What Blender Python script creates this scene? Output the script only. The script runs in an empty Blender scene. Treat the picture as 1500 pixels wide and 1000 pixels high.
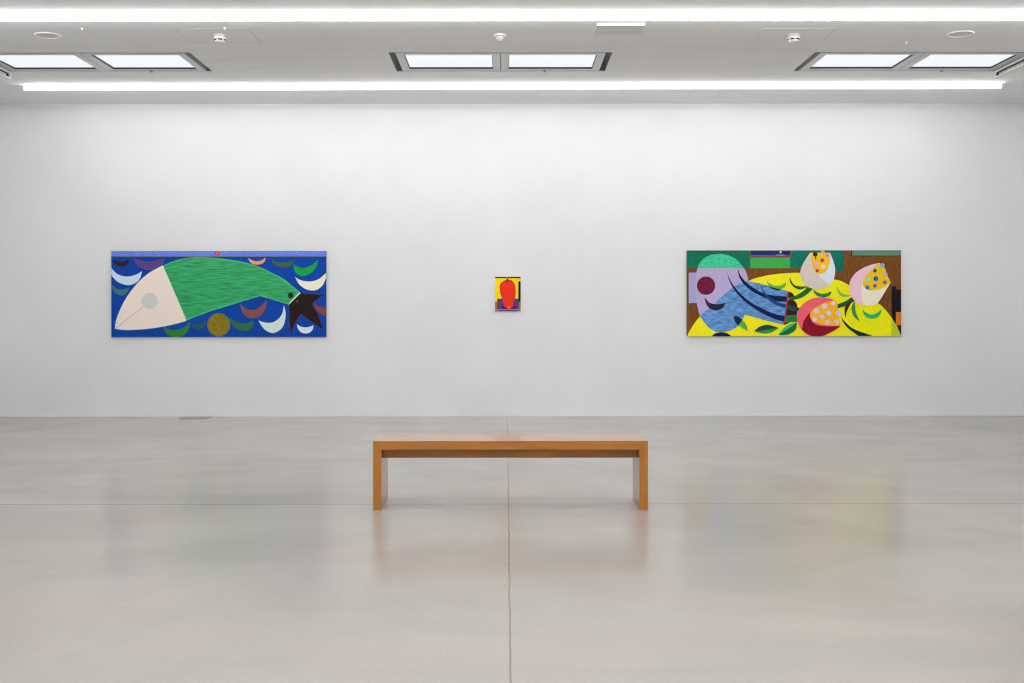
import bpy, bmesh, math, random
from mathutils import Vector
from mathutils.geometry import tessellate_polygon

random.seed(7)
scene = bpy.context.scene
col = scene.collection

# ------------------------------------------------------------------ camera
EYE = 1.32
FPX = 1636.0
cam_data = bpy.data.cameras.new('camera')
cam = bpy.data.objects.new('camera', cam_data)
col.objects.link(cam)
cam.location = (0, 0, EYE)
cam.rotation_euler = (math.radians(90), 0, 0)
cam.rotation_euler.rotate_axis('Z', -0.0008)
cam_data.sensor_width = 36
cam_data.lens = 36 * FPX / 1500
cam_data.shift_x = 8 / 1500
cam_data.shift_y = -45 / 1500
cam_data.clip_start = 0.05
scene.camera = cam

# ------------------------------------------------------------------ world, exposure
world = bpy.data.worlds.new('world')
scene.world = world
world.use_nodes = True
world.node_tree.nodes['Background'].inputs[0].default_value = (0.8, 0.9, 1, 1)
world.node_tree.nodes['Background'].inputs[1].default_value = 0.3
vs = scene.view_settings
vs.view_transform = 'Standard'
vs.look = 'None'
vs.exposure = 0.0
vs.gamma = 1.0
vs.use_curve_mapping = False

LINE_DOWN = 28.8       # radiance of the light lines' flat face
DIM = 0.71             # the line nearest the wall burns lower
LINE_SIDE = 29.3       # radiance of their narrow sides and back
PANE = 0.88            # radiance of the frosted skylight panes

# ------------------------------------------------------------------ room sizes (metres)
WALL_Y = 13.97
CEIL = 3.908
HX = 6.7
BACK_Y = -5.0

# ------------------------------------------------------------------ helpers
def lin(c):
    c = c / 255.0
    return c / 12.92 if c <= 0.04045 else ((c + 0.055) / 1.055) ** 2.4

def rgb(r, g, b, k=1.0):
    return tuple(min(1.0, lin(v) * k) for v in (r, g, b)) + (1.0,)

def mat(name, color, rough=0.5, metal=0.0, spec=0.5, emis=None, estr=0.0):
    m = bpy.data.materials.new(name)
    m.use_nodes = True
    b = m.node_tree.nodes['Principled BSDF']
    b.inputs['Base Color'].default_value = color
    b.inputs['Roughness'].default_value = rough
    b.inputs['Metallic'].default_value = metal
    b.inputs['Specular IOR Level'].default_value = spec
    if emis:
        b.inputs['Emission Color'].default_value = emis
        b.inputs['Emission Strength'].default_value = estr
    return m

def noise_mix(m, c1, c2, scale, detail=3, lo=0.35, hi=0.65, stretch=(1, 1, 1), bump=0.0, rot=(0, 0, 0)):
    nt = m.node_tree
    b = nt.nodes['Principled BSDF']
    tc = nt.nodes.new('ShaderNodeTexCoord')
    mp = nt.nodes.new('ShaderNodeMapping')
    mp.inputs['Scale'].default_value = stretch
    mp.inputs['Rotation'].default_value = rot
    nz = nt.nodes.new('ShaderNodeTexNoise')
    nz.inputs['Scale'].default_value = scale
    nz.inputs['Detail'].default_value = detail
    cr = nt.nodes.new('ShaderNodeValToRGB')
    cr.color_ramp.elements[0].position = lo
    cr.color_ramp.elements[0].color = c1
    cr.color_ramp.elements[1].position = hi
    cr.color_ramp.elements[1].color = c2
    nt.links.new(tc.outputs['Object'], mp.inputs['Vector'])
    nt.links.new(mp.outputs['Vector'], nz.inputs['Vector'])
    nt.links.new(nz.outputs['Fac'], cr.inputs['Fac'])
    nt.links.new(cr.outputs['Color'], b.inputs['Base Color'])
    if bump:
        bp = nt.nodes.new('ShaderNodeBump')
        bp.inputs['Strength'].default_value = bump
        bp.inputs['Distance'].default_value = 0.002
        nt.links.new(nz.outputs['Fac'], bp.inputs['Height'])
        nt.links.new(bp.outputs['Normal'], b.inputs['Normal'])
    return m

def link(name, bm, mats, parent=None, smooth=False, loc=(0, 0, 0), recalc=True):
    me = bpy.data.meshes.new(name)
    if recalc:
        bmesh.ops.recalc_face_normals(bm, faces=bm.faces[:])
    if smooth:
        for f in bm.faces:
            f.smooth = True
    bm.to_mesh(me)
    bm.free()
    if not isinstance(mats, (list, tuple)):
        mats = [mats]
    for m in mats:
        me.materials.append(m)
    o = bpy.data.objects.new(name, me)
    col.objects.link(o)
    o.location = loc
    if parent:
        o.parent = parent
    return o

def bx(bm, x0, x1, y0, y1, z0, z1, bevel=0.0, mi=0):
    vs_ = [bm.verts.new(p) for p in ((x0, y0, z0), (x1, y0, z0), (x1, y1, z0), (x0, y1, z0),
                                     (x0, y0, z1), (x1, y0, z1), (x1, y1, z1), (x0, y1, z1))]
    fs = [bm.faces.new([vs_[i] for i in q]) for q in
          ((0, 3, 2, 1), (4, 5, 6, 7), (0, 1, 5, 4), (1, 2, 6, 5), (2, 3, 7, 6), (3, 0, 4, 7))]
    for f in fs:
        f.material_index = mi
    if bevel:
        es = list({e for f in fs for e in f.edges})
        bmesh.ops.bevel(bm, geom=es, offset=bevel, segments=2, affect='EDGES')

def lathe(bm, prof, n=32, mi=0):
    """profile of (radius, z) spun round z"""
    rings = []
    for r, z in prof:
        if r < 1e-6:
            rings.append([bm.verts.new((0, 0, z))])
        else:
            rings.append([bm.verts.new((r * math.cos(2 * math.pi * i / n), r * math.sin(2 * math.pi * i / n), z)) for i in range(n)])
    for a, b in zip(rings, rings[1:]):
        for i in range(n):
            j = (i + 1) % n
            if len(a) == 1 and len(b) == 1:
                continue
            if len(a) == 1:
                f = bm.faces.new((a[0], b[i], b[j]))
            elif len(b) == 1:
                f = bm.faces.new((a[i], a[j], b[0]))
            else:
                f = bm.faces.new((a[i], a[j], b[j], b[i]))
            f.material_index = mi

def thing(name, label, cat, loc=(0, 0, 0), group=None):
    o = bpy.data.objects.new(name, None)
    o.empty_display_size = 0.05
    col.objects.link(o)
    o.location = loc
    o['label'] = label
    o['category'] = cat
    if group:
        o['group'] = group
    return o

def tag(o, label, cat, group=None):
    o['label'] = label
    o['category'] = cat
    if group:
        o['group'] = group
    return o

def struct(o):
    o['kind'] = 'structure'
    return o

# ------------------------------------------------------------------ room materials
M_wall = noise_mix(mat('wall_paint', (0.8, 0.8, 0.8, 1), 0.85, spec=0.2),
                   rgb(238, 238, 239), rgb(242, 242, 243), 1.3, 2, 0.3, 0.7)
M_ceil = noise_mix(mat('ceiling_paint', (0.7, 0.7, 0.7, 1), 0.9, spec=0.15),
                   rgb(240, 241, 241), rgb(245, 246, 246), 1.5, 3, 0.3, 0.7, (0.35, 3, 1))
M_trim = mat('baseboard_paint', rgb(235, 235, 235), 0.5)

def floor_material():
    m = bpy.data.materials.new('polished_concrete')
    m.use_nodes = True
    nt = m.node_tree
    N, L = nt.nodes, nt.links
    b = N['Principled BSDF']
    tc = N.new('ShaderNodeTexCoord')
    def noise(scale, detail, stretch, rough=0.55, dist=0.0):
        mp = N.new('ShaderNodeMapping'); mp.inputs['Scale'].default_value = stretch
        nz = N.new('ShaderNodeTexNoise'); nz.inputs['Scale'].default_value = scale
        nz.inputs['Detail'].default_value = detail; nz.inputs['Roughness'].default_value = rough
        nz.inputs['Distortion'].default_value = dist
        L.new(tc.outputs['Object'], mp.inputs['Vector']); L.new(mp.outputs['Vector'], nz.inputs['Vector'])
        return nz
    def ramp(src, p0, c0, p1, c1):
        r = N.new('ShaderNodeValToRGB')
        r.color_ramp.elements[0].position = p0; r.color_ramp.elements[0].color = c0
        r.color_ramp.elements[1].position = p1; r.color_ramp.elements[1].color = c1
        L.new(src, r.inputs['Fac']); return r
    def mix(a, bb, fac, mode='MIX'):
        x = N.new('ShaderNodeMix'); x.data_type = 'RGBA'; x.blend_type = mode
        if isinstance(fac, float): x.inputs[0].default_value = fac
        else: L.new(fac, x.inputs[0])
        for i, s in ((6, a), (7, bb)):
            if isinstance(s, tuple): x.inputs[i].default_value = s
            else: L.new(s, x.inputs[i])
        return x.outputs[2]
    big = noise(0.45, 4, (1, 1.3, 1), 0.6, 0.6)
    c = ramp(big.outputs['Fac'], 0.3, FLOOR_A, 0.7, FLOOR_B).outputs['Color']
    tint = noise(0.8, 3, (0.8, 1.4, 1))
    t = ramp(tint.outputs['Fac'], 0.35, (0.965, 1.0, 0.975, 1), 0.65, (1.03, 0.985, 0.985, 1)).outputs['Color']
    c = mix(c, t, 1.0, 'MULTIPLY')
    fine = noise(60, 3, (1, 1, 1), 0.7)
    t2 = ramp(fine.outputs['Fac'], 0.3, (0.95, 0.95, 0.95, 1), 0.7, (1.04, 1.04, 1.04, 1)).outputs['Color']
    c = mix(c, t2, 1.0, 'MULTIPLY')
    speck = noise(9, 5, (1, 1, 1), 0.7)
    t3 = ramp(speck.outputs['Fac'], 0.12, (0.85, 0.85, 0.85, 1), 0.24, (1, 1, 1, 1)).outputs['Color']
    c = mix(c, t3, 0.5, 'MULTIPLY')
    # expansion joints: one running to the wall, one across
    sep = N.new('ShaderNodeSeparateXYZ'); L.new(tc.outputs['Object'], sep.inputs[0])
    wob = noise(3, 3, (1, 1, 1))
    def joint(axis, at, half, amp):
        a = N.new('ShaderNodeMath'); a.operation = 'MULTIPLY_ADD'
        L.new(wob.outputs['Fac'], a.inputs[0]); a.inputs[1].default_value = amp
        L.new(sep.outputs[axis], a.inputs[2])
        d = N.new('ShaderNodeMath'); d.operation = 'SUBTRACT'; L.new(a.outputs[0], d.inputs[0]); d.inputs[1].default_value = at + amp * 0.5
        e = N.new('ShaderNodeMath'); e.operation = 'ABSOLUTE'; L.new(d.outputs[0], e.inputs[0])
        f = N.new('ShaderNodeMath'); f.operation = 'LESS_THAN'; L.new(e.outputs[0], f.inputs[0]); f.inputs[1].default_value = half
        return f.outputs[0], d.outputs[0]
    j1, d1 = joint(0, 0.012, 0.0042, 0.012)
    jd, _ = joint(0, 0.0155, 0.0012, 0.012)
    j2, _ = joint(1, 7.63, 0.007, 0.006)
    c = mix(c, rgb(148, 134, 116), j1)
    c = mix(c, rgb(95, 88, 80), jd)
    c = mix(c, rgb(135, 130, 124), j2)
    L.new(c, b.inputs['Base Color'])
    rr = N.new('ShaderNodeMapRange'); L.new(big.outputs['Fac'], rr.inputs[0])
    rr.inputs[1].default_value = 0.3; rr.inputs[2].default_value = 0.7
    rr.inputs[3].default_value = 0.17; rr.inputs[4].default_value = 0.25
    L.new(rr.outputs[0], b.inputs['Roughness'])
    b.inputs['Specular IOR Level'].default_value = 0.4
    wav = noise(1.2, 3, (0.35, 1.6, 1), 0.5)
    bp = N.new('ShaderNodeBump'); bp.inputs['Strength'].default_value = 0.35; bp.inputs['Distance'].default_value = 0.012
    L.new(wav.outputs['Fac'], bp.inputs['Height']); L.new(bp.outputs['Normal'], b.inputs['Normal'])
    return m

FLOOR_A = rgb(167, 160, 154)
FLOOR_B = rgb(181, 173, 166)
M_floor = floor_material()

# ------------------------------------------------------------------ shell
bm = bmesh.new(); bx(bm, -HX, HX, BACK_Y, WALL_Y, -0.2, 0.0); struct(link('floor', bm, M_floor))
bm = bmesh.new(); bx(bm, -HX - .2, HX + .2, WALL_Y, WALL_Y + 0.2, -0.2, CEIL + 0.5); struct(link('wall_back', bm, M_wall))
bm = bmesh.new(); bx(bm, -HX - .2, HX + .2, BACK_Y - 0.2, BACK_Y, -0.2, CEIL + 0.5); struct(link('wall_front', bm, M_wall))
bm = bmesh.new(); bx(bm, -HX - .2, -HX, BACK_Y, WALL_Y, -0.2, CEIL + 0.5); struct(link('wall_left', bm, M_wall))
bm = bmesh.new(); bx(bm, HX, HX + .2, BACK_Y, WALL_Y, -0.2, CEIL + 0.5); struct(link('wall_right', bm, M_wall))
bm = bmesh.new(); bx(bm, -HX, HX, WALL_Y - 0.008, WALL_Y, 0.0, 0.018); struct(link('baseboard_back', bm, M_trim))

SKY_Y = (11.19, 12.105)
SKY_W = 2.257
SKY_X = (-5.433, -1.187, 3.100)       # left end of each opening
xs = sorted([-HX, HX] + [v for x in SKY_X for v in (x, x + SKY_W)])
ys = [BACK_Y, SKY_Y[0], SKY_Y[1], WALL_Y]
bm = bmesh.new()
grid = {(i, j, k): bm.verts.new((x, y, z)) for i, x in enumerate(xs) for j, y in enumerate(ys) for k, z in enumerate((CEIL, CEIL + 0.3))}
def solid(i, j):
    if i < 0 or j < 0 or i >= len(xs) - 1 or j >= len(ys) - 1:
        return None
    return not (j == 1 and i in (1, 3, 5))
for i in range(len(xs) - 1):
    for j in range(len(ys) - 1):
        if solid(i, j):
            for k in (0, 1):
                bm.faces.new((grid[i, j, k], grid[i + 1, j, k], grid[i + 1, j + 1, k], grid[i, j + 1, k]))
            for (ni, nj, a, b_) in ((i - 1, j, (i, j), (i, j + 1)), (i + 1, j, (i + 1, j), (i + 1, j + 1)),
                                    (i, j - 1, (i, j), (i + 1, j)), (i, j + 1, (i, j + 1), (i + 1, j + 1))):
                if solid(ni, nj) is not True:
                    bm.faces.new((grid[a + (0,)], grid[b_ + (0,)], grid[b_ + (1,)], grid[a + (1,)]))
struct(link('ceiling', bm, M_ceil))

# ------------------------------------------------------------------ skylights
M_alu = mat('satin_aluminium', rgb(205, 206, 208), 0.45, metal=0.0)
M_reveal = mat('dark_reveal_metal', rgb(150, 151, 153), 0.6)
M_gasket = mat('rubber_gasket', rgb(60, 64, 70), 0.6)
M_pane = mat('frosted_skylight_glass', rgb(90, 92, 95), 0.6, spec=0.2, emis=(0.955, 0.98, 1.0, 1), estr=PANE)
M_dark = mat('black_plastic', rgb(35, 35, 36), 0.5)

def make_skylight(n, x0, label):
    root = bpy.data.objects.new('window_%d' % n, None)
    root.empty_display_size = 0.05
    col.objects.link(root)
    root.location = (x0 + SKY_W / 2, (SKY_Y[0] + SKY_Y[1]) / 2, CEIL)
    root['kind'] = 'structure'
    root['label'] = label
    w, d = SKY_W / 2, (SKY_Y[1] - SKY_Y[0]) / 2
    t = 0.003
    # dark sheet-metal lining of the shaft
    bm = bmesh.new()
    bx(bm, -w, -w + t, -d, d, 0.012, 0.295); bx(bm, w - t, w, -d, d, 0.012, 0.295)
    bx(bm, -w + t, w - t, -d, -d + t, 0.012, 0.295); bx(bm, -w + t, w - t, d - t, d, 0.012, 0.295)
    bx(bm, -w + t, w - t, -d + t, d - t, 0.285, 0.295)
    link('shaft_lining', bm, M_reveal, root)
    fw = 0.078
    for s in (-1, 1):
        a0, a1 = (-w + 0.068, -0.004) if s < 0 else (0.004, w - 0.068)
        b0, b1 = -d + 0.062, d - 0.018
        z0, z1 = 0.006, 0.06
        bm = bmesh.new()
        bx(bm, a0, a1, b0, b0 + fw, z0, z1); bx(bm, a0, a1, b1 - fw, b1, z0, z1)
        bx(bm, a0, a0 + fw, b0 + fw, b1 - fw, z0, z1); bx(bm, a1 - fw, a1, b0 + fw, b1 - fw, z0, z1)
        fr = link('window_frame', bm, M_alu, root)
        g = 0.006
        bm = bmesh.new()
        c0, c1, e0, e1 = a0 + fw, a1 - fw, b0 + fw, b1 - fw
        bx(bm, c0, c1, e0, e0 + g, 0.012, 0.03); bx(bm, c0, c1, e1 - g, e1, 0.012, 0.03)
        bx(bm, c0, c0 + g, e0 + g, e1 - g, 0.012, 0.03); bx(bm, c1 - g, c1, e0 + g, e1 - g, 0.012, 0.03)
        link('gasket', bm, M_gasket, fr)
        bm = bmesh.new(); bx(bm, c0, c1, e0, e1, 0.03, 0.04)
        link('pane', bm, M_pane, fr)
        if s > 0:
            bm = bmesh.new()
            bx(bm, 0.46, 0.485, b1 - 0.045, b1 - 0.012, -0.012, 0.006, 0.002)
            link('latch', bm, M_reveal, fr)
    return root

make_skylight(1, SKY_X[0], 'leftmost of the three twin-pane frosted skylights in the ceiling')
make_skylight(2, SKY_X[1], 'middle one of the three twin-pane frosted skylights, above the small painting')
make_skylight(3, SKY_X[2], 'rightmost of the three twin-pane frosted skylights in the ceiling')

# ------------------------------------------------------------------ light lines
M_house = mat('white_lamp_housing', rgb(235, 235, 235), 0.4)
M_down = mat('lit_diffuser_face', (1, 1, 1, 1), 0.4, emis=(0.972, 0.987, 1.0, 1), estr=LINE_DOWN)
M_side = mat('lit_diffuser_side', (1, 1, 1, 1), 0.4, emis=(0.972, 0.987, 1.0, 1), estr=LINE_SIDE)

M_down_dim = mat('dimmed_diffuser_face', (1, 1, 1, 1), 0.4, emis=(0.972, 0.987, 1.0, 1), estr=LINE_DOWN * DIM)
M_side_dim = mat('dimmed_diffuser_side', (1, 1, 1, 1), 0.4, emis=(0.972, 0.987, 1.0, 1), estr=LINE_SIDE * DIM)

def light_line(y, x0, x1, label, skew=0.0, lit=None):
    t = thing('light_tube', label, 'lamp', ((x0 + x1) / 2, y, CEIL), 'light tubes across the ceiling')
    t.rotation_euler.z = skew
    h = (x1 - x0) / 2
    bm = bmesh.new()
    bx(bm, -h, h, -0.008, 0.008, -0.006, 0.0)
    for i in range(8):
        x = -h + 0.1 + i * (2 * h - 0.2) / 7
        bx(bm, x - 0.01, x + 0.01, -0.006, 0.006, -0.022, -0.006)
    link('mounting_rail', bm, M_house, t)
    bm = bmesh.new()
    bx(bm, -h + 0.012, h - 0.012, -0.019, 0.019, -0.050, -0.022, 0.004)
    o = link('diffuser', bm, lit or [M_side, M_down], t)
    for f in o.data.polygons:
        if f.normal.z < -0.5:
            f.material_index = 1
    for s in (-1, 1):
        bm = bmesh.new()
        a, b_ = sorted((s * h, s * (h - 0.012)))
        bx(bm, a, b_, -0.021, 0.021, -0.052, -0.001, 0.003)
        link('end_cap', bm, M_house, t)
    return t

light_line(12.80, -5.55, 5.66, 'long glowing ceiling tube nearest the wall, between the skylights and the wall', -0.007, [M_side_dim, M_down_dim])
light_line(9.76, -5.55, 5.66, 'long glowing ceiling tube nearer the viewer, crossing the top edge of the picture')
for y in (6.70, 3.70, 0.70, -0.80, -2.30, -3.80):  # unseen tubes; the closer-set rows behind the viewer are added to brighten the room
    light_line(y, -5.55, 5.66, 'unseen glowing ceiling tube over the room, nearer than the tubes in the picture')

# ------------------------------------------------------------------ ceiling fittings
M_white = mat('white_plastic', rgb(240, 239, 234), 0.4)
M_plate = mat('plate_paint', rgb(224, 223, 220), 0.6)

def detector(x, y, label, rz):
    t = thing('smoke_detector', label, 'smoke detector', (x, y, CEIL), 'smoke detectors')
    t.rotation_euler.z = rz
    bm = bmesh.new()
    lathe(bm, [(0, 0), (0.062, 0), (0.062, -0.006), (0.045, -0.010), (0.0, -0.010)])
    link('mounting_base', bm, M_plate, t)
    bm = bmesh.new()
    lathe(bm, [(0.02, -0.010), (0.050, -0.012), (0.056, -0.022), (0.056, -0.038), (0.050, -0.054), (0.044, -0.062), (0.028, -0.068), (0, -0.069)])
    body = link('housing', bm, M_white, t, smooth=True)
    bm = bmesh.new()
    for a0 in range(0, 360, 60):       # dark slots round the sensing chamber
        for i in range(4):
            a = math.radians(a0 + 8 + i * 11); b_ = a + math.radians(11)
            q = [bm.verts.new((rr * math.cos(an), rr * math.sin(an), z)) for an, rr, z in
                 ((a, 0.0555, -0.041), (b_, 0.0555, -0.041), (b_, 0.0515, -0.052), (a, 0.0515, -0.052))]
            bm.faces.new(q)
    sl = link('vent_slots', bm, M_dark, body)
    md = sl.modifiers.new('thickness', 'SOLIDIFY'); md.thickness = 0.002; md.offset = 0
    return t

detector(-2.69, 10.49, 'white smoke detector on the ceiling hatch left of the middle skylight', 0.3)
detector(2.70, 10.49, 'white smoke detector on the ceiling hatch right of the middle skylight', 0.55)

t = thing('motion_sensor', 'small white dome sensor on the ceiling in front of the middle skylight', 'sensor', (-0.06, 10.47, CEIL))
bm = bmesh.new(); lathe(bm, [(0, 0), (0.058, 0), (0.060, -0.008), (0.054, -0.018), (0.036, -0.024), (0, -0.024)])
link('sensor_base', bm, M_white, t, smooth=True)
bm = bmesh.new(); lathe(bm, [(0.036, -0.024), (0.035, -0.038), (0.027, -0.052), (0.014, -0.061), (0, -0.064)])
link('lens', bm, mat('milky_lens', rgb(228, 228, 226), 0.25), t, smooth=True)

# raised square plate
t = thing('ceiling_plate', 'flat white rectangular ceiling box with screws, right of the dome sensor', 'ceiling panel', (1.033, 10.21, CEIL))
bm = bmesh.new(); bx(bm, -0.216, 0.216, -0.16, 0.16, -0.024, 0.0, 0.002); link('cover', bm, M_plate, t)
for (px, py) in ((0.0, 0.012), (0.0, -0.012)):
    bm = bmesh.new(); lathe(bm, [(0, -0.024), (0.006, -0.024), (0.005, -0.028), (0, -0.028)], 12)
    link('screw', bm, M_white, t, loc=(px, py, 0))

# flush hatches
def hatch(cx, label):
    t = thing('access_hatch', label, 'hatch', (cx, 10.50, CEIL), 'flush ceiling hatches')
    g = 0.005
    w, d = 0.335, 0.26
    bm = bmesh.new()
    for a in ((-w, w, -d, -d + g), (-w, w, d - g, d), (-w, -w + g, -d + g, d - g), (w - g, w, -d + g, d - g)):
        bx(bm, a[0], a[1], a[2], a[3], -0.0022, 0)
    link('hatch_rim', bm, mat('hatch_rim_paint', rgb(205, 204, 200), 0.7), t)
    bm = bmesh.new(); bx(bm, -w + g, w - g, -d + g, d - g, -0.0012, 0)
    link('hatch_lid', bm, M_ceil, t)
hatch(-2.70, 'flush painted ceiling hatch under the left-hand smoke detector')
hatch(2.70, 'flush painted ceiling hatch under the right-hand smoke detector')

def downlight(x, y, label):
    t = thing('round_ceiling_cover', label, 'ceiling cover', (x, y, CEIL), 'round ceiling covers')
    bm = bmesh.new(); lathe(bm, [(0.102, 0), (0.104, -0.008), (0.112, -0.010), (0.121, -0.006), (0.124, 0)], 48)
    link('rim', bm, M_white, t, smooth=True)
    bm = bmesh.new(); lathe(bm, [(0.102, -0.001), (0.06, -0.002), (0, -0.0025)], 48)
    link('cover', bm, M_plate, t, smooth=True)
downlight(-4.30, 10.48, 'round white cover with raised rim in front of the leftmost skylight')
downlight(4.25, 10.45, 'round white cover with raised rim in front of the rightmost skylight')

def nozzle(x, y, label):
    bm = bmesh.new(); lathe(bm, [(0, 0), (0.016, 0), (0.012, -0.006), (0.007, -0.012), (0.007, -0.02), (0, -0.022)], 16)
    o = link('ceiling_hook', bm, M_white, smooth=True, loc=(x, y, CEIL))
    tag(o, label, 'hook', 'tiny white ceiling hooks')
nozzle(-3.88, 10.22, 'tiny white hook on the ceiling right of the left round cover')
nozzle(-2.57, 10.20, 'tiny white hook on the ceiling just above the left smoke detector')
nozzle(3.86, 10.78, 'tiny white hook on the ceiling left of the right round cover')

# hanging slot grilles at the outer ends of the outer skylights
def slot_grille(x, s, label):
    """thin upright panel under the ceiling with a long recessed slot in the face towards the room's middle"""
    t = thing('slot_grille', label, 'air vent', (x, 11.2, CEIL), 'slot grilles at the ceiling edges')
    L0, L1, h, th = -0.95, 0.90, 0.075, 0.034
    a, b_ = (0, th) if s > 0 else (-th, 0)
    bm = bmesh.new()
    bx(bm, a, b_, L0, L1, -0.018, 0.0); bx(bm, a, b_, L0, L1, -h, -h + 0.012)
    bx(bm, a, b_, L0, L0 + 0.03, -h + 0.012, -0.018); bx(bm, a, b_, L1 - 0.03, L1, -h + 0.012, -0.018)
    bk = (b_ - 0.004, b_) if s > 0 else (a, a + 0.004)
    bx(bm, bk[0], bk[1], L0 + 0.03, L1 - 0.03, -h + 0.012, -0.018)
    link('grille_frame', bm, M_white, t)
    bm = bmesh.new()
    m0, m1 = (0.006, 0.026) if s > 0 else (-0.026, -0.006)
    for z in (-0.026, -0.058):
        bx(bm, m0, m1, L0 + 0.031, L1 - 0.05, z - 0.003, z + 0.003)
    bx(bm, m0, m1, L1 - 0.055, L1 - 0.05, -0.055, -0.03)
    link('slot_blade', bm, M_gasket, t)
slot_grille(5.285, 1, 'white framed slot vent hanging at the right end of the rightmost skylight')
slot_grille(-5.365, -1, 'white framed slot vent hanging at the left end of the leftmost skylight')

# floor box by the wall
t = thing('floor_box', 'flush grey floor box lid by the wall below the left painting', 'floor box', (-3.84, 13.80, 0))
bm = bmesh.new(); bx(bm, -0.16, 0.16, -0.13, 0.15, 0.0, 0.003); link('lid', bm, mat('lid_metal', rgb(150, 146, 141), 0.4), t)
bm = bmesh.new()
for a in ((-0.168, 0.168, -0.138, -0.13), (-0.168, -0.16, -0.13, 0.15), (0.16, 0.168, -0.13, 0.15)):
    bx(bm, a[0], a[1], a[2], a[3], 0.0, 0.005)
link('lid_rim', bm, mat('rim_metal', rgb(120, 116, 110), 0.35, metal=0.6), t)

# ------------------------------------------------------------------ bench
def wood(name, axis, c1, c2, c3):
    m = bpy.data.materials.new(name)
    m.use_nodes = True
    nt = m.node_tree; N, L = nt.nodes, nt.links
    b = N['Principled BSDF']
    tc = N.new('ShaderNodeTexCoord'); mp = N.new('ShaderNodeMapping')
    sc = [9, 9, 9]; sc[axis] = 0.6
    mp.inputs['Scale'].default_value = sc
    L.new(tc.outputs['Object'], mp.inputs['Vector'])
    nz = N.new('ShaderNodeTexNoise'); nz.inputs['Scale'].default_value = 4; nz.inputs['Detail'].default_value = 6
    nz.inputs['Roughness'].default_value = 0.65; nz.inputs['Distortion'].default_value = 0.6
    L.new(mp.outputs['Vector'], nz.inputs['Vector'])
    cr = N.new('ShaderNodeValToRGB')
    e = cr.color_ramp.elements
    e[0].position = 0.3; e[0].color = c1; e[1].position = 0.72; e[1].color = c3
    k = e.new(0.52); k.color = c2
    L.new(nz.outputs['Fac'], cr.inputs['Fac'])
    L.new(cr.outputs['Color'], b.inputs['Base Color'])
    b.inputs['Roughness'].default_value = 0.5
    b.inputs['Coat Weight'].default_value = 1.0
    b.inputs['Coat Roughness'].default_value = 0.13
    b.inputs['Coat IOR'].default_value = 1.45
    b.inputs['Specular IOR Level'].default_value = 0.15
    bp = N.new('ShaderNodeBump'); bp.inputs['Strength'].default_value = 0.15; bp.inputs['Distance'].default_value = 0.001
    L.new(nz.outputs['Fac'], bp.inputs['Height']); L.new(bp.outputs['Normal'], b.inputs['Normal'])
    return m
W = (rgb(160, 97, 22), rgb(171, 106, 27), rgb(182, 119, 38))
M_wx = wood('oak_lengthwise', 0, *W)
M_wz = wood('oak_upright', 2, *W)

bench = thing('bench', 'long low wooden bench with mitred slab legs on the concrete floor', 'bench', (0.025, 7.396, 0))
HB, HT, TH, DP = 0.911, 0.457, 0.057, 0.40
def prism(name, pts, y0, y1, m, parent, bev=0.0015):
    bm = bmesh.new()
    a = [bm.verts.new((x, y0, z)) for x, z in pts]
    b_ = [bm.verts.new((x, y1, z)) for x, z in pts]
    bm.faces.new(a); bm.faces.new(b_[::-1])
    for i in range(len(pts)):
        j = (i + 1) % len(pts)
        bm.faces.new((a[i], b_[i], b_[j], a[j]))
    bmesh.ops.bevel(bm, geom=bm.edges[:], offset=bev, segments=2, affect='EDGES')
    return link(name, bm, m, parent)
prism('seat', [(-HB, HT), (HB, HT), (HB - TH, HT - TH), (-HB + TH, HT - TH)], 0, DP, M_wx, bench)
for s in (-1, 1):
    prism('leg', [(s * HB, 0), (s * HB, HT - 0.0004), (s * (HB - TH), HT - TH - 0.0004), (s * (HB - TH), 0)], 0, DP, M_wz, bench)
bm = bmesh.new(); bx(bm, -HB + TH, HB - TH, 0.175, 0.215, 0.324, HT - TH, 0.001); link('stretcher', bm, M_wx, bench)

# ------------------------------------------------------------------ paintings
KP = 1.20        # pigment is a little lighter than it photographs
PAINTS = {}
def paint(c, var=0.12, stretch=(30, 1, 5), scale=5.0):
    key = (c, var, stretch, scale)
    if key not in PAINTS:
        m = mat('paint_%d_%d_%d' % c, rgb(*c, KP), 0.7, spec=0.12)
        c1 = tuple(min(1, v * (1 - var)) for v in rgb(*c, KP)[:3]) + (1,)
        c2 = tuple(min(1, v * (1 + var)) for v in rgb(*c, KP)[:3]) + (1,)
        PAINTS[key] = noise_mix(m, c1, c2, scale, 4, 0.36, 0.64, stretch)
    return PAINTS[key]

def smooth_path(pts, n=7):
    """closed outline; points with a third value are corners, the rest lie on smooth curves"""
    P = [Vector((p[0], p[1])) for p in pts]
    C = [len(p) > 2 for p in pts]
    N_ = len(P); out = []
    for i in range(N_):
        j = (i + 1) % N_
        a, b_ = P[i], P[j]
        if C[i] and C[j]:
            out.append(a); continue
        pa = P[i - 1] if not C[i] else a - (b_ - a) * 0.5
        pb = P[(j + 1) % N_] if not C[j] else b_ + (b_ - a) * 0.5
        for k in range(n):
            t = k / n
            out.append(0.5 * ((2 * a) + (b_ - pa) * t + (2 * pa - 5 * a + 4 * b_ - pb) * t * t + (3 * a - pa - 3 * b_ + pb) * t ** 3))
    return out

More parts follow.
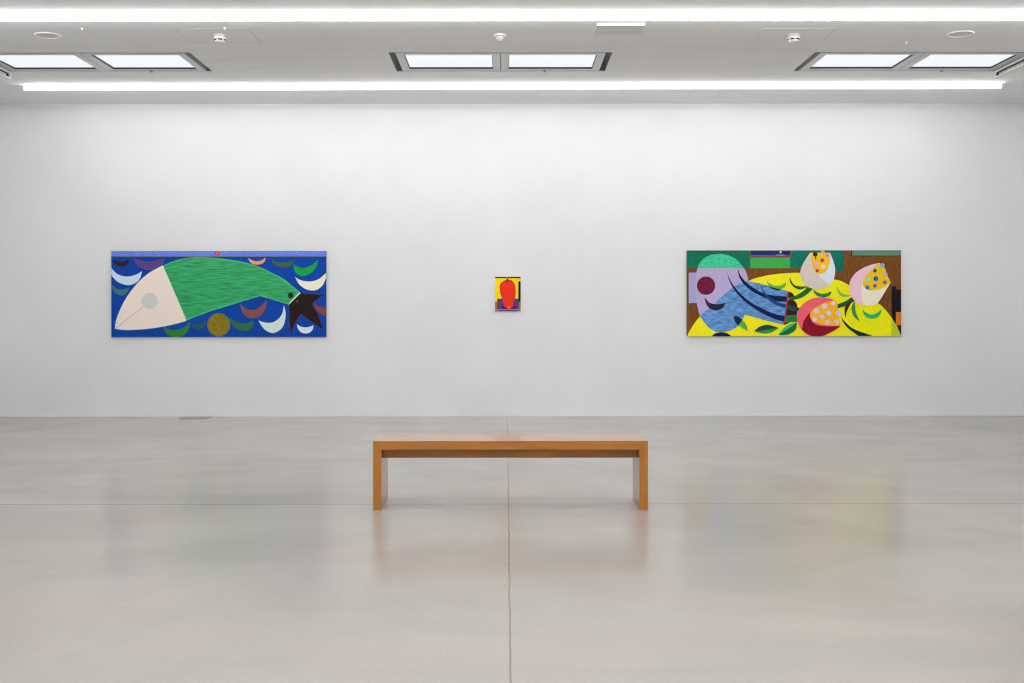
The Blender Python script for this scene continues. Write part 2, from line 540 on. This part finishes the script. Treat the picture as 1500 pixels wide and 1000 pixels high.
class Painting:
    def __init__(self, label, left, right, top, bottom, unit, grid, depth, back):
        """grid = (gx0, gx1, gy0, gy1): the drawing grid's extent over the canvas"""
        self.w, self.h, self.d = right - left, top - bottom, depth
        self.g = grid
        self.sx = self.w / (grid[1] - grid[0]); self.sy = self.h / (grid[3] - grid[2])
        self.root = thing('painting', label, 'painting', ((left + right) / 2, WALL_Y, (top + bottom) / 2))
        self.bm = bmesh.new(); self.mats = []; self.layer = 0
        self.back = back
    def loc(self, x, y):
        x = min(max(x, self.g[0]), self.g[1]); y = min(max(y, self.g[2]), self.g[3])
        return ((x - self.g[0]) * self.sx - self.w / 2, self.h / 2 - (y - self.g[2]) * self.sy)
    def mi(self, m):
        if m not in self.mats:
            self.mats.append(m)
        return self.mats.index(m)
    def fill(self, outline, m):
        pts = []
        for p in outline:
            q = self.loc(p[0], p[1])
            if not pts or (abs(q[0] - pts[-1][0]) + abs(q[1] - pts[-1][1])) > 1e-5:
                pts.append(q)
        if abs(pts[0][0] - pts[-1][0]) + abs(pts[0][1] - pts[-1][1]) < 1e-5:
            pts.pop()
        self.layer += 1
        y = -self.d - 0.00012 * self.layer
        vv = [self.bm.verts.new((a, y, b_)) for a, b_ in pts]
        idx = self.mi(m)
        for tri in tessellate_polygon([[Vector((a, b_, 0)) for a, b_ in pts]]):
            (x0, z0), (x1, z1), (x2, z2) = (pts[i] for i in tri)
            area = (x1 - x0) * (z2 - z0) - (x2 - x0) * (z1 - z0)
            if abs(area) < 1e-10:
                continue
            f = self.bm.faces.new([vv[i] for i in (tri if area > 0 else tri[::-1])])   # all face the room
            f.material_index = idx
    def poly(self, pts, c, **k): self.fill([Vector(p) for p in pts], paint(c, **k))
    def shape(self, pts, c, dx=0, **k):
        self.fill(smooth_path([(p[0] + dx,) + tuple(p[1:]) for p in pts]), paint(c, **k))
    def rect(self, x0, y0, x1, y1, c, **k): self.poly([(x0, y0), (x1, y0), (x1, y1), (x0, y1)], c, **k)
    def dot(self, x, y, r, c, **k):
        self.fill([Vector((x + r * math.cos(a * math.pi / 16), y + r * math.sin(a * math.pi / 16))) for a in range(32)], paint(c, **k))
    def line(self, x0, y0, x1, y1, w, c):
        d = Vector((x1 - x0, y1 - y0)).normalized() * w / 2
        self.poly([(x0 - d.y, y0 + d.x), (x1 - d.y, y1 + d.x), (x1 + d.y, y1 - d.x), (x0 + d.y, y0 - d.x)], c)
    def crescent(self, lt, rt, outer, inner, c, rim=None, dx=0):
        def build(grow):
            l = Vector((lt[0] + dx - grow, lt[1] - grow)); r = Vector((rt[0] + dx + grow, rt[1] - grow))
            o = Vector((outer[0] + dx, outer[1] + grow)); n_ = Vector((inner[0] + dx, inner[1] - grow))
            mid = (l + r) / 2
            v = (o - mid) * 4 / 3
            c1, c2 = l + v * Vector((1, 1)).x, r + v
            q = mid + (n_ - mid) * 2
            out = []
            for i in range(15):
                t = i / 14
                out.append(l * (1 - t) ** 3 + 3 * (1 - t) ** 2 * t * c1 + 3 * (1 - t) * t * t * c2 + r * t ** 3)
            for i in range(1, 14):
                t = 1 - i / 14
                out.append(l * (1 - t) ** 2 + 2 * t * (1 - t) * q + r * t * t)
            return out
        if rim:
            self.fill(build(4), paint(rim))
        self.fill(build(0), paint(c))
    def finish(self, edge):
        link('painted_surface', self.bm, self.mats, self.root, recalc=False)
        bm = bmesh.new()
        bx(bm, -self.w / 2, self.w / 2, -self.d, -0.002, -self.h / 2, self.h / 2, 0.001)
        link('stretched_canvas', bm, edge, self.root)
        bm = bmesh.new()
        k = 0.04
        bx(bm, -self.w / 2 + k, self.w / 2 - k, -0.002, 0.0, -self.h / 2 + k, self.h / 2 - k)
        link('hanging_batten', bm, M_house, self.root)

M_canvas = mat('primed_canvas_edge', rgb(222, 214, 200), 0.8)
M_edge_dark = mat('painted_canvas_edge', rgb(120, 100, 80), 0.8)

# ---- left painting: big fish
BL = (8, 62, 152)
p = Painting('wide blue painting of a big green and cream fish among crescents', -4.930, -2.252, 2.066, 0.997, 1,
             (90, 2184, 82, 918), 0.035, None)
V = dict(var=0.22, stretch=(30, 1, 3))
p.rect(90, 82, 2184, 918, BL, **V)
p.rect(90, 86, 2184, 128, (96, 122, 214), var=0.15, stretch=(5, 1, 20))
p.rect(90, 128, 2184, 136, (112, 116, 104))
p.rect(90, 82, 2184, 86, (70, 90, 165))
p.dot(1122, 103, 20, (160, 35, 45)); p.dot(1122, 103, 11, (225, 110, 100))
D = 1066.7
p.crescent((108, 162), (268, 162), (186, 232), (188, 184), (45, 28, 38), (55, 70, 95))
p.crescent((315, 157), (598, 157), (465, 258), (450, 188), (88, 62, 125), (125, 75, 95))
p.shape([(90, 245, 1), (150, 305), (240, 328), (330, 310), (390, 275, 1), (370, 345), (320, 395), (245, 412), (160, 385), (110, 340), (90, 310, 1)], (198, 217, 236), var=0.05)
p.shape([(92, 405, 1), (140, 445), (190, 455), (265, 438, 1), (240, 490), (185, 514), (130, 490), (92, 440, 1)], (62, 112, 112))
p.crescent((603, 822), (850, 775), (745, 916), (735, 852), (48, 120, 45), (60, 115, 135))
p.crescent((862, 775), (1015, 752), (947, 842), (937, 800), (40, 82, 80), (45, 75, 120))
p.dot(1137, 800, 113, (95, 125, 110)); p.dot(1137, 800, 109, (126, 108, 26), var=0.2, stretch=(8, 1, 8))
p.crescent((362, 150), (527, 146), (450, 213), (445, 182), (225, 150, 88), (150, 110, 110), D)
p.crescent((585, 157), (798, 167), (700, 243), (690, 194), (62, 88, 62), (45, 85, 95), D)
p.crescent((807, 212), (1035, 170), (910, 320), (915, 247), (28, 148, 60), (50, 140, 90), D)
p.shape([(815, 335, 1), (880, 368), (970, 377), (1050, 352), (1117, 295, 1), (1117, 345, 1), (1085, 415), (1030, 458), (975, 466), (915, 450), (855, 405)], (236, 226, 200), D, var=0.04)
p.crescent((287, 600), (534, 565), (415, 733), (405, 662), (130, 72, 60), (120, 90, 115), D)
p.shape([(458, 757, 1), (520, 778), (590, 778), (650, 745), (690, 690), (706, 612, 1), (724, 680), (715, 770), (680, 840), (605, 880), (530, 855), (485, 805)], (206, 222, 214), D, var=0.05)
p.crescent((174, 732), (406, 757), (310, 860), (295, 788), (45, 102, 72), (45, 90, 90), D)
p.crescent((833, 793), (995, 803), (915, 886), (910, 826), (214, 224, 240), None, D)
p.shape([(1000, 585, 1), (1050, 620), (1117, 632, 1), (1117, 712, 1), (1060, 690), (1020, 650)], (132, 62, 52), D)
# fish
p.shape([(121, 840, 1), (129, 770), (159, 680), (209, 575), (274, 475), (354, 378), (456, 290), (585, 220, 1), (595, 225, 1), (824, 763, 1), (700, 798), (560, 826), (420, 845), (270, 853), (180, 850)], (120, 140, 175))
p.shape([(127, 835, 1), (135, 770), (165, 680), (215, 575), (280, 475), (360, 380), (460, 295), (585, 225, 1), (818, 762, 1), (700, 794), (560, 822), (420, 840), (270, 848), (180, 845)], (238, 220, 208), var=0.02)
body = [(592, 222, 1), (680, 184), (800, 152), (940, 139), (1080, 146), (1217, 160), (1367, 184), (1517, 228), (1647, 288), (1767, 350), (1857, 420), (1937, 488, 1), (1821, 604, 1), (1542, 520, 1), (1367, 573), (1217, 620), (1067, 665), (1000, 690), (900, 728), (822, 757, 1)]
p.shape(body, (72, 168, 108), var=0.25, stretch=(1.2, 1, 22), scale=5)
def inset(pts, k):
    cx = sum(q[0] for q in pts) / len(pts); cy = sum(q[1] for q in pts) / len(pts)
    return [(cx + (q[0] - cx) * (1 - k * .4), cy + (q[1] - cy) * (1 - k)) + tuple(q[2:]) for q in pts]
p.shape([(600, 232, 1), (690, 196), (810, 164), (940, 152), (1080, 158), (1217, 173), (1367, 198), (1500, 236), (1635, 300), (1750, 362), (1840, 432), (1912, 492, 1), (1812, 588, 1), (1542, 508, 1), (1367, 558), (1217, 604), (1067, 650), (980, 682), (900, 712), (826, 738, 1)], (52, 150, 94), var=0.32, stretch=(1.2, 1, 22), scale=5)
p.poly([(585, 225), (595, 222), (824, 757), (816, 762)], (214, 228, 190))
p.poly([(857 + D, 484), (872 + D, 492), (762 + D, 608), (750 + D, 600)], (226, 216, 192))
tail = [(873, 494, 1), (1087, 512, 1), (1045, 542), (1005, 568), (975, 600, 1), (1040, 705), (1082, 840, 1), (970, 765), (875, 690, 1), (835, 745), (800, 815), (778, 889, 1), (768, 800), (759, 607, 1)]
p.shape([(x, y) + tuple(r) for x, y, *r in [(871, 490, 1), (1093, 509, 1), (1050, 545), (1009, 571), (980, 601, 1), (1044, 703), (1087, 847, 1), (970, 771), (876, 698, 1), (840, 748), (805, 818), (775, 896, 1), (762, 800), (754, 605, 1)]], (84, 52, 70), D)
p.shape(tail, (34, 24, 24), D, var=0.3, stretch=(8, 1, 8))
p.dot(773 + D, 514, 27, (26, 44, 30)); p.dot(839 + D, 573, 14, (66, 58, 60))
p.line(400, 625, 135, 832, 7, (196, 184, 178))
p.dot(462, 568, 80, (204, 206, 203), var=0.05); p.dot(147, 782, 8, (190, 180, 165))
p.finish(mat('blue_canvas_edge', rgb(20, 45, 105), 0.8))

# ---- right painting: striped fish and tulips
p = Painting('wide yellow painting of a striped blue fish lying beside three tulips', 2.251, 4.923, 2.070, 1.000, 1,
             (75, 2174, 78, 916), 0.035, None)
BR = (112, 68, 30)
p.rect(75, 78, 2174, 916, BR, var=0.3, stretch=(24, 1, 2))
p.rect(75, 78, 1614, 252, (16, 104, 76), var=0.2, stretch=(4, 1, 14))
p.rect(1085, 78, 1614, 278, (14, 108, 90), var=0.2, stretch=(4, 1, 14))
p.rect(1060, 252, 1200, 300, BR, var=0.3, stretch=(24, 1, 2))
p.rect(75, 78, 1614, 83, (50, 60, 55))
p.rect(1684, 78, 2174, 136, (44, 34, 30)); p.rect(1694, 83, 2174, 130, (88, 130, 110))
p.rect(688, 83, 1097, 146, (128, 62, 54)); p.rect(702, 85, 1084, 128, (26, 40, 108)); p.rect(702, 122, 1084, 129, (44, 96, 170))
p.line(945, 123, 1035, 123, 5, (150, 190, 225)); p.dot(993, 95, 12, (235, 170, 175))
p.rect(697, 147, 1086, 252, (60, 158, 74), var=0.1)
YL = (246, 224, 28)
p.shape([(78, 916, 1), (108, 850), (200, 722), (400, 520), (675, 378), (760, 345), (900, 315), (1060, 300), (1210, 299), (1400, 330), (1522, 362), (1587, 378), (1672, 425), (1800, 520), (1947, 597), (2007, 645), (2077, 730), (2130, 812), (2172, 916, 1)], YL, var=0.06)
p.shape([(575, 730, 1), (578, 670), (610, 610), (680, 560), (780, 560), (880, 595), (940, 645), (1010, 730), (1062, 812), (1105, 912, 1), (830, 912, 1), (700, 860), (600, 790)], (226, 222, 16), D, var=0.08)
p.shape([(1015, 738, 1), (1062, 812), (1105, 914, 1), (1012, 914, 1)], (182, 192, 44), D)
p.poly([(1015 + D, 430), (1060 + D, 430), (1060 + D, 460), (2174, 460), (2174, 680), (1055 + D, 680), (1052 + D, 798), (1015 + D, 736)], (28, 22, 24))
p.rect(1056 + D, 682, 2174, 808, (198, 112, 30)); p.poly([(1064 + D, 814), (2174, 812), (2174, 905)], (28, 24, 24))
# head
p.rect(92, 293, 175, 592, (156, 154, 196), var=0.06)
p.shape([(180, 250), (210, 185), (285, 130), (385, 112), (480, 125), (560, 170), (632, 250), (662, 310), (675, 378), (640, 450, 1), (300, 650, 1), (200, 714, 1), (175, 620), (161, 520), (157, 420), (163, 320)], (176, 160, 198), var=0.06)
p.shape([(178, 249, 1), (210, 185), (285, 130), (385, 112), (480, 125), (560, 170), (605, 215), (632, 252, 1)], (60, 184, 134), var=0.22, stretch=(5, 1, 20))
p.shape([(200, 714, 1), (350, 590), (520, 440), (600, 398), (662, 378, 1), (800, 403), (935, 440), (1072, 478, 1), (1025, 805, 1), (860, 765), (640, 705, 1), (600, 790), (520, 852), (415, 878), (330, 860), (260, 800)], (92, 136, 190), var=0.34, stretch=(2.5, 1, 14), scale=5)
p.dot(262, 422, 90, (104, 24, 52), var=0.35, stretch=(24, 1, 4))
p.shape([(245, 535, 1), (290, 585), (370, 603), (452, 590, 1), (430, 635), (370, 663), (310, 650), (265, 605)], (40, 36, 54))
p.shape([(245, 535, 1), (290, 585, 1), (318, 597, 1), (280, 628, 1), (262, 600)], (66, 42, 82))
p.shape([(530, 722, 1), (575, 724), (618, 756, 1), (575, 812, 1), (545, 772)], (22, 38, 70))
p.shape([(618, 756, 1), (655, 805), (672, 867, 1), (610, 842), (575, 812, 1)], (84, 162, 50)); p.shape([(575, 812, 1), (610, 842), (672, 867, 1), (600, 815, 1)], (150, 195, 70))
NV = (14, 28, 76)
p.shape([(468, 285, 1), (500, 370), (570, 470), (680, 570), (820, 650), (940, 700), (1038, 716, 1), (1030, 775, 1), (900, 735), (760, 660), (640, 575), (540, 465), (485, 360)], NV)
p.shape([(570, 250, 1), (605, 330), (680, 410), (790, 480), (900, 515), (1060, 530, 1), (1054, 578, 1), (960, 575), (850, 545), (720, 480), (630, 405), (585, 330)], (16, 28, 64))
p.shape([(795, 410, 1), (830, 480), (900, 545), (980, 590), (1052, 605, 1), (1046, 640, 1), (950, 612), (870, 557), (815, 480)], (22, 66, 122))
p.crescent((857, 378), (1047, 390), (960, 458), (950, 425), (92, 170, 50))
p.shape([(870, 428, 1), (935, 446), (1000, 460, 1), (975, 470), (925, 460)], (20, 34, 80))
# stems and leaves
MR = (62, 20, 34)
p.shape([(1066, 480, 1), (1108, 495), (1128, 525, 1), (1058, 545, 1)], MR)
p.shape([(1050, 556, 1), (1120, 566), (1150, 600), (1158, 650), (1150, 710, 1), (1034, 714, 1)], MR)
p.shape([(1072, 540, 1), (1150, 515), (1220, 470), (1255, 432, 1), (1308, 455, 1), (1240, 515), (1170, 550), (1070, 570, 1)], (24, 96, 48))
p.shape([(1062, 608, 1), (1120, 625), (1180, 640, 1), (1176, 676, 1), (1110, 668), (1056, 648, 1)], (18, 72, 62))
p.poly([(1045, 712), (1160, 706), (1160, 778), (1038, 780)], (32, 116, 62)); p.poly([(1034, 782), (1088, 780), (1028, 806)], (30, 28, 32))
p.poly([(1061, 476), (1075, 480), (1034, 806), (1020, 803)], (150, 56, 52))
p.shape([(730, 868, 1), (790, 822), (870, 805), (975, 835, 1), (900, 880), (820, 890)], (54, 132, 62)); p.shape([(730, 868, 1), (790, 822), (870, 805), (975, 835, 1), (860, 852)], (18, 72, 68))
p.shape([(968, 902, 1), (1020, 840), (1080, 800), (1152, 782, 1), (1140, 850), (1080, 895), (1020, 906)], (20, 102, 60)); p.shape([(968, 902, 1), (1020, 840), (1080, 800), (1152, 782, 1), (1075, 838)], (62, 176, 104))
p.shape([(315, 916, 1), (350, 888), (410, 878), (470, 888), (508, 916, 1)], (30, 30, 42))
p.shape([(15, 340, 1), (50, 405), (100, 428), (195, 430, 1), (120, 460), (60, 440), (20, 390)], (40, 88, 34), D)
p.crescent((247, 457), (425, 478), (330, 536), (325, 500), (44, 122, 76), None, D)
p.shape([(463, 412, 1), (490, 460), (540, 505), (620, 520, 1), (540, 533), (490, 492)], (122, 166, 88), D)
p.shape([(482, 605, 1), (560, 575), (630, 528, 1), (655, 570, 1), (580, 615), (486, 645, 1)], (24, 84, 46), D)
p.shape([(622, 566, 1), (575, 600), (552, 655), (560, 742, 1), (572, 680), (600, 620)], (62, 34, 26), D)
p.shape([(650, 568, 1), (620, 640), (640, 720), (702, 773, 1), (665, 690), (655, 620)], (60, 126, 76), D)
p.crescent((727, 655), (913, 652), (825, 746), (820, 705), (46, 172, 98), None, D)
p.shape([(517, 728, 1), (570, 790), (650, 850), (830, 914, 1), (690, 914, 1), (600, 850), (545, 790)], (14, 50, 42), D)
# pale tulip
p.shape([(215, 100, 1), (150, 200), (119, 285), (135, 370), (185, 430), (270, 453), (350, 445), (410, 416), (450, 350), (459, 260), (440, 180), (408, 100, 1)], (208, 196, 188), D, var=0.08, stretch=(14, 1, 14))
p.shape([(290, 318, 1), (370, 290), (405, 200), (408, 100, 1), (440, 180), (459, 260), (450, 350), (410, 416, 1), (350, 372)], (214, 222, 230), D, var=0.04)
p.shape([(215, 100, 1), (408, 100, 1), (405, 190), (370, 275), (310, 312), (262, 280), (232, 205)], (240, 188, 22), D, var=0.1)
for x, y, r, c in ((265, 117, 23, (36, 32, 30)), (338, 99, 20, (196, 176, 172)), (383, 126, 19, (242, 130, 150)), (333, 175, 20, (190, 60, 108)), (276, 213, 22, (246, 160, 190)), (343, 238, 20, (250, 218, 204)), (284, 277, 17, (200, 40, 80))):
    p.dot(x + D, y, r, c)
p.line(268 + D, 117, 268 + D, 166, 9, (36, 32, 30))
# pink tulip
p.shape([(893, 200, 1), (780, 230), (670, 290), (610, 370), (599, 450), (620, 530), (680, 592), (780, 619), (860, 605), (900, 560), (950, 480), (1003, 390, 1)], (242, 226, 206), D, var=0.04)
p.shape([(893, 200, 1), (780, 230), (670, 290), (610, 370), (599, 450), (620, 530), (680, 592), (740, 612, 1), (718, 520), (724, 400), (790, 290, 1)], (240, 194, 204), D, var=0.06)
p.shape([(893, 200, 1), (945, 250), (965, 310), (1003, 390, 1), (940, 440), (860, 466), (780, 466), (735, 425), (738, 365), (800, 280)], (226, 184, 24), D, var=0.1)
for x, y, r, c in ((922, 225, 23, (112, 164, 214)), (849, 277, 19, (20, 88, 156)), (953, 313, 20, (154, 172, 204)), (776, 362, 20, (150, 204, 200)), (857, 355, 24, (22, 92, 170)), (946, 390, 20, (132, 88, 146)), (849, 425, 18, (96, 100, 140)), (775, 439, 21, (62, 112, 182))):
    p.dot(x + D, y, r, c)
# red tulip
p.shape([(460, 565, 1), (370, 540), (270, 540), (180, 575), (112, 640), (85, 720), (100, 800), (150, 872), (230, 914), (330, 914), (430, 872), (510, 820, 1)], (230, 92, 104), D, var=0.12)
p.shape([(210, 682, 1), (215, 735), (250, 790), (330, 815), (512, 820, 1), (430, 872), (330, 914), (230, 914), (165, 880), (133, 852, 1), (150, 770)], (132, 12, 38), D, var=0.25)
p.shape([(460, 565, 1), (482, 620), (490, 700), (513, 813, 1), (400, 812), (290, 790), (228, 748), (215, 690), (270, 630), (360, 588)], (240, 172, 32), D, var=0.1)
for a in ((354, 622, 300, 640), (397, 689, 350, 690), (331, 728, 275, 720), (442, 592, 385, 606), (475, 776, 410, 776)):
    p.line(a[0] + D, a[1], a[2] + D, a[3], 6, (226, 190, 150))
for x, y, r in ((442, 592, 22), (354, 622, 26), (275, 669, 26), (397, 689, 26), (491, 690, 26), (331, 728, 24), (258, 752, 24), (380, 782, 25), (475, 776, 25)):
    p.dot(x + D, y, r, (220, 198, 208), var=0.04)
p.finish(M_edge_dark)

# ---- small painting: red chili on yellow
p = Painting('small upright painting of a red pod on yellow above purple', -0.143, 0.176, 1.743, 1.317, 1,
             (280, 697, 225, 780), 0.03, None)
p.rect(280, 225, 697, 780, (250, 206, 20), var=0.05)
p.rect(630, 247, 697, 300, (244, 186, 24))
p.rect(280, 225, 468, 247, (62, 44, 46)); p.rect(490, 225, 697, 247, (62, 44, 46)); p.rect(468, 225, 490, 240, (190, 130, 150))
p.rect(660, 300, 697, 632, (30, 24, 24))
p.rect(280, 625, 315, 780, (152, 106, 40)); p.rect(668, 632, 697, 780, (156, 112, 44))
p.rect(315, 580, 668, 748, (84, 54, 108), var=0.12)
p.rect(388, 700, 625, 745, (26, 22, 84))
p.rect(315, 745, 668, 782, (156, 96, 164)); p.rect(345, 766, 655, 777, (36, 26, 66))
pod = [(480, 274), (418, 293), (366, 345), (355, 420), (370, 500), (396, 580), (408, 660), (436, 722), (490, 745), (545, 740), (580, 700), (596, 620), (611, 520), (614, 420), (594, 335), (545, 282)]
p.shape(pod, (112, 30, 22))
p.shape([(484 + (x - 484) * 0.95, 508 + (y - 508) * 0.975) for x, y in pod], (226, 50, 30), var=0.22, stretch=(60, 1, 8))
p.shape([(470, 240, 1), (488, 240, 1), (492, 290), (480, 332, 1), (468, 290)], (62, 56, 52))
p.dot(505, 717, 12, (226, 190, 70))
p.finish(M_canvas)
